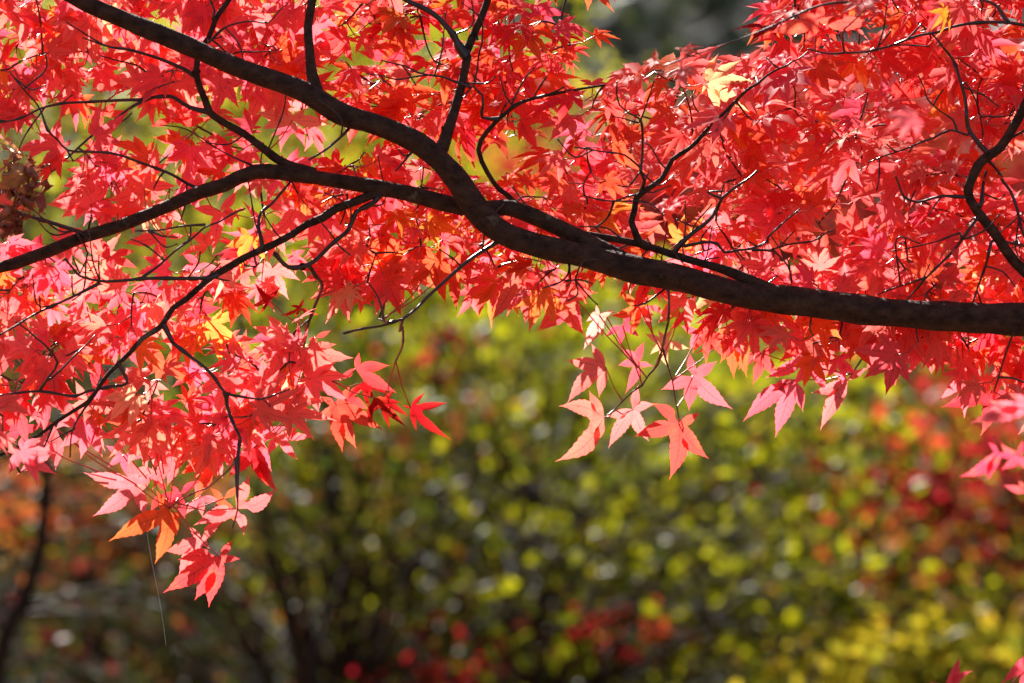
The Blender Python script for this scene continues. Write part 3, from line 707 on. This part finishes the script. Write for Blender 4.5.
def forest_tree(name, label, cat, px, py, d, rx, rz, sprays, per, pal, size, group=None, sr=.13, lean=0.0, ry=None, stems=1, tr=.022, flat=.45):
    g = np.random.default_rng(500+TRI[0]); TRI[0] += 1
    c = P(px, py, d); ry = ry or rx
    root = thing(name, (c[0]+lean, c[1], 0.0), label, cat, group)
    ct = []
    while len(ct) < sprays:
        q = g.uniform(-1, 1, 3); rr = (q**2).sum()
        if rr > 1 or rr < .06: continue
        ct.append(c+q*[rx, ry, rz])
    ct = np.array(ct)
    # trunk with limbs reaching the sprays
    wd = Acc(); top = c+np.array([0, 0, rz*.6])
    for s in range(stems):
        o = g.normal(0, .08*(stems > 1)+1e-6, 3); b = np.array([c[0]+lean+o[0], c[1]+o[1], -.15])
        m1 = b*.6+c*.4+g.normal(0, .07, 3); m2 = b*.25+c*.75+g.normal(0, .09, 3)+o
        pp, rr = spline([b, m1, m2, top+o*3], [tr, tr*.8, tr*.55, tr*.15], .1); tube(wd, pp, rr, 9, rough=.06, seed=s)
        for q in ct[s::stems][:60]:
            i = int(np.clip(np.argmin(((pp-q)**2).sum(1))-3, len(pp)//3, len(pp)-2)); a0 = pp[i]
            p2, r2 = spline([a0, a0*.6+q*.4+g.normal(0, .05, 3), q], [rr[i]*.35+.002, rr[i]*.2+.002, .0025], .12); tube(wd, p2, r2, 5)
    wd.build('trunk', M_BARKB, root)
    cen = []; cl = []
    for q in ct:
        m = int(per*g.uniform(.5, 1.5)); off = g.normal(size=(m, 3))*[sr, sr, sr*flat]
        cen.append(q+off); base = pick(pal, 1, g); cl.append(np.clip(pick(pal, m, g)*.35+base*.65, .003, .9))
    cr = Acc(); leaves_np(cr, np.concatenate(cen), size, np.concatenate(cl), g)
    cr.build('crown', M_BG, root); return root

G = 'trees of the wood behind the maple'
forest_tree('broadleaf_tree', 'olive green tree filling the blurred middle of the picture', 'tree', 560, 500, 11.0, .85, .62, 120, 24, GREEN, .040, G, lean=-.1, stems=2)
forest_tree('broadleaf_tree', 'bright yellow green tree behind the bare twig at centre left', 'tree', 430, 390, 12.6, .62, .50, 90, 30, YGRN, .046, G, lean=.1)
forest_tree('broadleaf_tree', 'dark green tree low down right of centre, dotted with pale light spots', 'tree', 800, 560, 11.6, .75, .55, 110, 22, GREEN, .038, G, lean=.1)
forest_tree('broadleaf_tree', 'brownish green tree low at the left with a dark double trunk', 'tree', 345, 600, 10.6, .55, .5, 60, 24, BRGR, .030, G, stems=3, tr=.05, lean=.15)
forest_tree('broadleaf_tree', 'yellow green tree behind the leaf edge right of centre', 'tree', 700, 430, 14.0, .9, .42, 90, 24, YGRN, .045, G)
forest_tree('broadleaf_tree', 'bright yellow tree glowing through the gaps at upper left', 'tree', 190, 130, 14.0, .75, .62, 110, 36, YELL, .040, G, lean=-.2)
forest_tree('broadleaf_tree', 'olive tree seen in gaps behind the upper middle leaves', 'tree', 400, 110, 15.0, .65, .6, 90, 34, YGRN, .038, G)
forest_tree('broadleaf_tree', 'dull green tree behind the dark conifer branch at lower left', 'tree', 110, 500, 13.5, .9, .6, 100, 26, BRGR, .034, G, stems=2)
forest_tree('maple_tree', 'blurred deep red maple behind the right end of the limb', 'tree', 955, 440, 11.0, .26, .20, 26, 22, REDB, .040, G, tr=.010, lean=.35, sr=.12)
forest_tree('maple_tree', 'blurred pink red maple behind the upper right leaves', 'tree', 900, 190, 16.5, .95, .42, 130, 34, REDB, .055, G, lean=.3)
forest_tree('maple_tree', 'blurred scarlet maple behind the leaves above the middle of the limb', 'tree', 590, 210, 17.0, .75, .36, 90, 34, REDB, .055, G)
forest_tree('maple_tree', 'small blurred red maple low in the bottom centre', 'tree', 600, 632, 10.9, .15, .05, 12, 15, REDB, .030, G, tr=.012, sr=.05)
forest_tree('maple_tree', 'small blurred coral maple at the bottom, left of centre', 'tree', 440, 662, 10.6, .14, .10, 12, 13, REDB, .034, G, tr=.012, sr=.05)
forest_tree('maple_tree', 'orange maple low at the right below the blurred red leaves', 'tree', 975, 550, 12.0, .24, .18, 26, 24, ORNG, .034, G, tr=.02, sr=.1)
forest_tree('maple_tree', 'blurred orange maple glowing behind the dangling leaves at left', 'tree', 88, 503, 11.6, .22, .12, 26, 26, ORNG, .040, G, tr=.02, sr=.08)
forest_tree('maple_tree', 'small red maple spot in the yellow green left of centre', 'tree', 440, 368, 11.9, .10, .08, 6, 14, REDB, .034, G, tr=.012, sr=.05)
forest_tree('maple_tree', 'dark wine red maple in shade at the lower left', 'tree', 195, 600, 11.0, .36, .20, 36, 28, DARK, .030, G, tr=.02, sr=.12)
forest_tree('yellow_shrub', 'bright yellow shrub in the bottom right corner', 'shrub', 990, 690, 10.4, .30, .16, 84, 28, YSH, .042, tr=.012, sr=.09, stems=3)
for i, (px, d, lb) in enumerate([(-650, 12.5, 'green tree far outside the left edge'), (-250, 11.5, 'olive tree at the left edge of the wood'), (1350, 12, 'olive tree at the right edge of the wood'), (1800, 13, 'yellow green tree far outside the right edge')]):
    forest_tree('broadleaf_tree', lb, 'tree', px, 380, d, 1.0, 1.0, 130, 30, (GREEN, BRGR, GREEN, YGRN)[i], .036, G)
# taller crowns closing the view higher up
for i, (px, py, d, pal, lb) in enumerate([(120, 330, 18, BRGR, 'brown green tree rising behind the yellow one at the left'), (600, 470, 19, GREEN, 'deep green tree in the second row behind the middle'), (1010, 330, 18, REDB, 'tall red tree in the second row at the right'), (860, 560, 17, BRGR, 'dull brownish tree in the second row at lower right')]):
    forest_tree('broadleaf_tree', lb, 'tree', px, py, d, 1.3, 1.0, 190, 34, pal, .045, G, sr=.22, tr=.07, stems=2)

# conifer bough at lower left: dark stem with drooping needle sprays
g = np.random.default_rng(77)
con = thing('conifer_tree', (P(5, 600, 9.4)[0]-.05, 9.4, 0), 'dark slender conifer with feathery sprays at the lower left', 'tree')
a = Acc(); st = [np.array([P(-10, 683, 9.4)[0]-.05, 9.4, -.1]), P(-25, 900, 9.4), P(0, 660, 9.4), P(28, 590, 9.4), P(42, 540, 9.4), P(45, 470, 9.4), P(38, 420, 9.45), P(45, 380, 9.5)]
pp, rr = spline(st, [.035, .022, .016, .014, .013, .010, .006, .003], .03); tube(a, pp, rr, 10, rough=.05)
nd = Acc(); cols = []
for k in range(60):
    i = g.integers(len(pp)//3, len(pp)-2); s = pp[i]; sgn = g.choice([-1, 1]); L_ = g.uniform(.12, .42)
    e = s+np.array([sgn*L_, g.uniform(-.25, .25), g.uniform(-.10, .06)]); b_, br = spline([s, (s+e)/2+[0, 0, .04], e], [.004, .0025, .0012], .02); tube(a, b_, br, 5)
    m = 130; t = g.uniform(.15, 1, m); ii = (t*(len(b_)-1)).astype(int); p0 = b_[ii]
    dv = np.stack([sgn*g.uniform(.2, 1, m), g.normal(0, .6, m), g.uniform(-1.1, .25, m)], -1); dv /= np.linalg.norm(dv, axis=1)[:, None]
    ln_ = g.uniform(.03, .07, m)[:, None]; wv = np.cross(dv, g.normal(size=(m, 3))); wv /= np.linalg.norm(wv, axis=1)[:, None]; wv *= .0013
    v = np.stack([p0-wv, p0+wv, p0+dv*ln_+wv*.3, p0+dv*ln_-wv*.3], 1).reshape(-1, 3)
    nd.add(v, np.arange(m*4).reshape(-1, 4), np.repeat(pick(CONI, m, g), 4, axis=0))
a.build('trunk', M_BARKB, con); nd.build('crown', M_BG, con)

# far wood on the slope: one uncountable mass
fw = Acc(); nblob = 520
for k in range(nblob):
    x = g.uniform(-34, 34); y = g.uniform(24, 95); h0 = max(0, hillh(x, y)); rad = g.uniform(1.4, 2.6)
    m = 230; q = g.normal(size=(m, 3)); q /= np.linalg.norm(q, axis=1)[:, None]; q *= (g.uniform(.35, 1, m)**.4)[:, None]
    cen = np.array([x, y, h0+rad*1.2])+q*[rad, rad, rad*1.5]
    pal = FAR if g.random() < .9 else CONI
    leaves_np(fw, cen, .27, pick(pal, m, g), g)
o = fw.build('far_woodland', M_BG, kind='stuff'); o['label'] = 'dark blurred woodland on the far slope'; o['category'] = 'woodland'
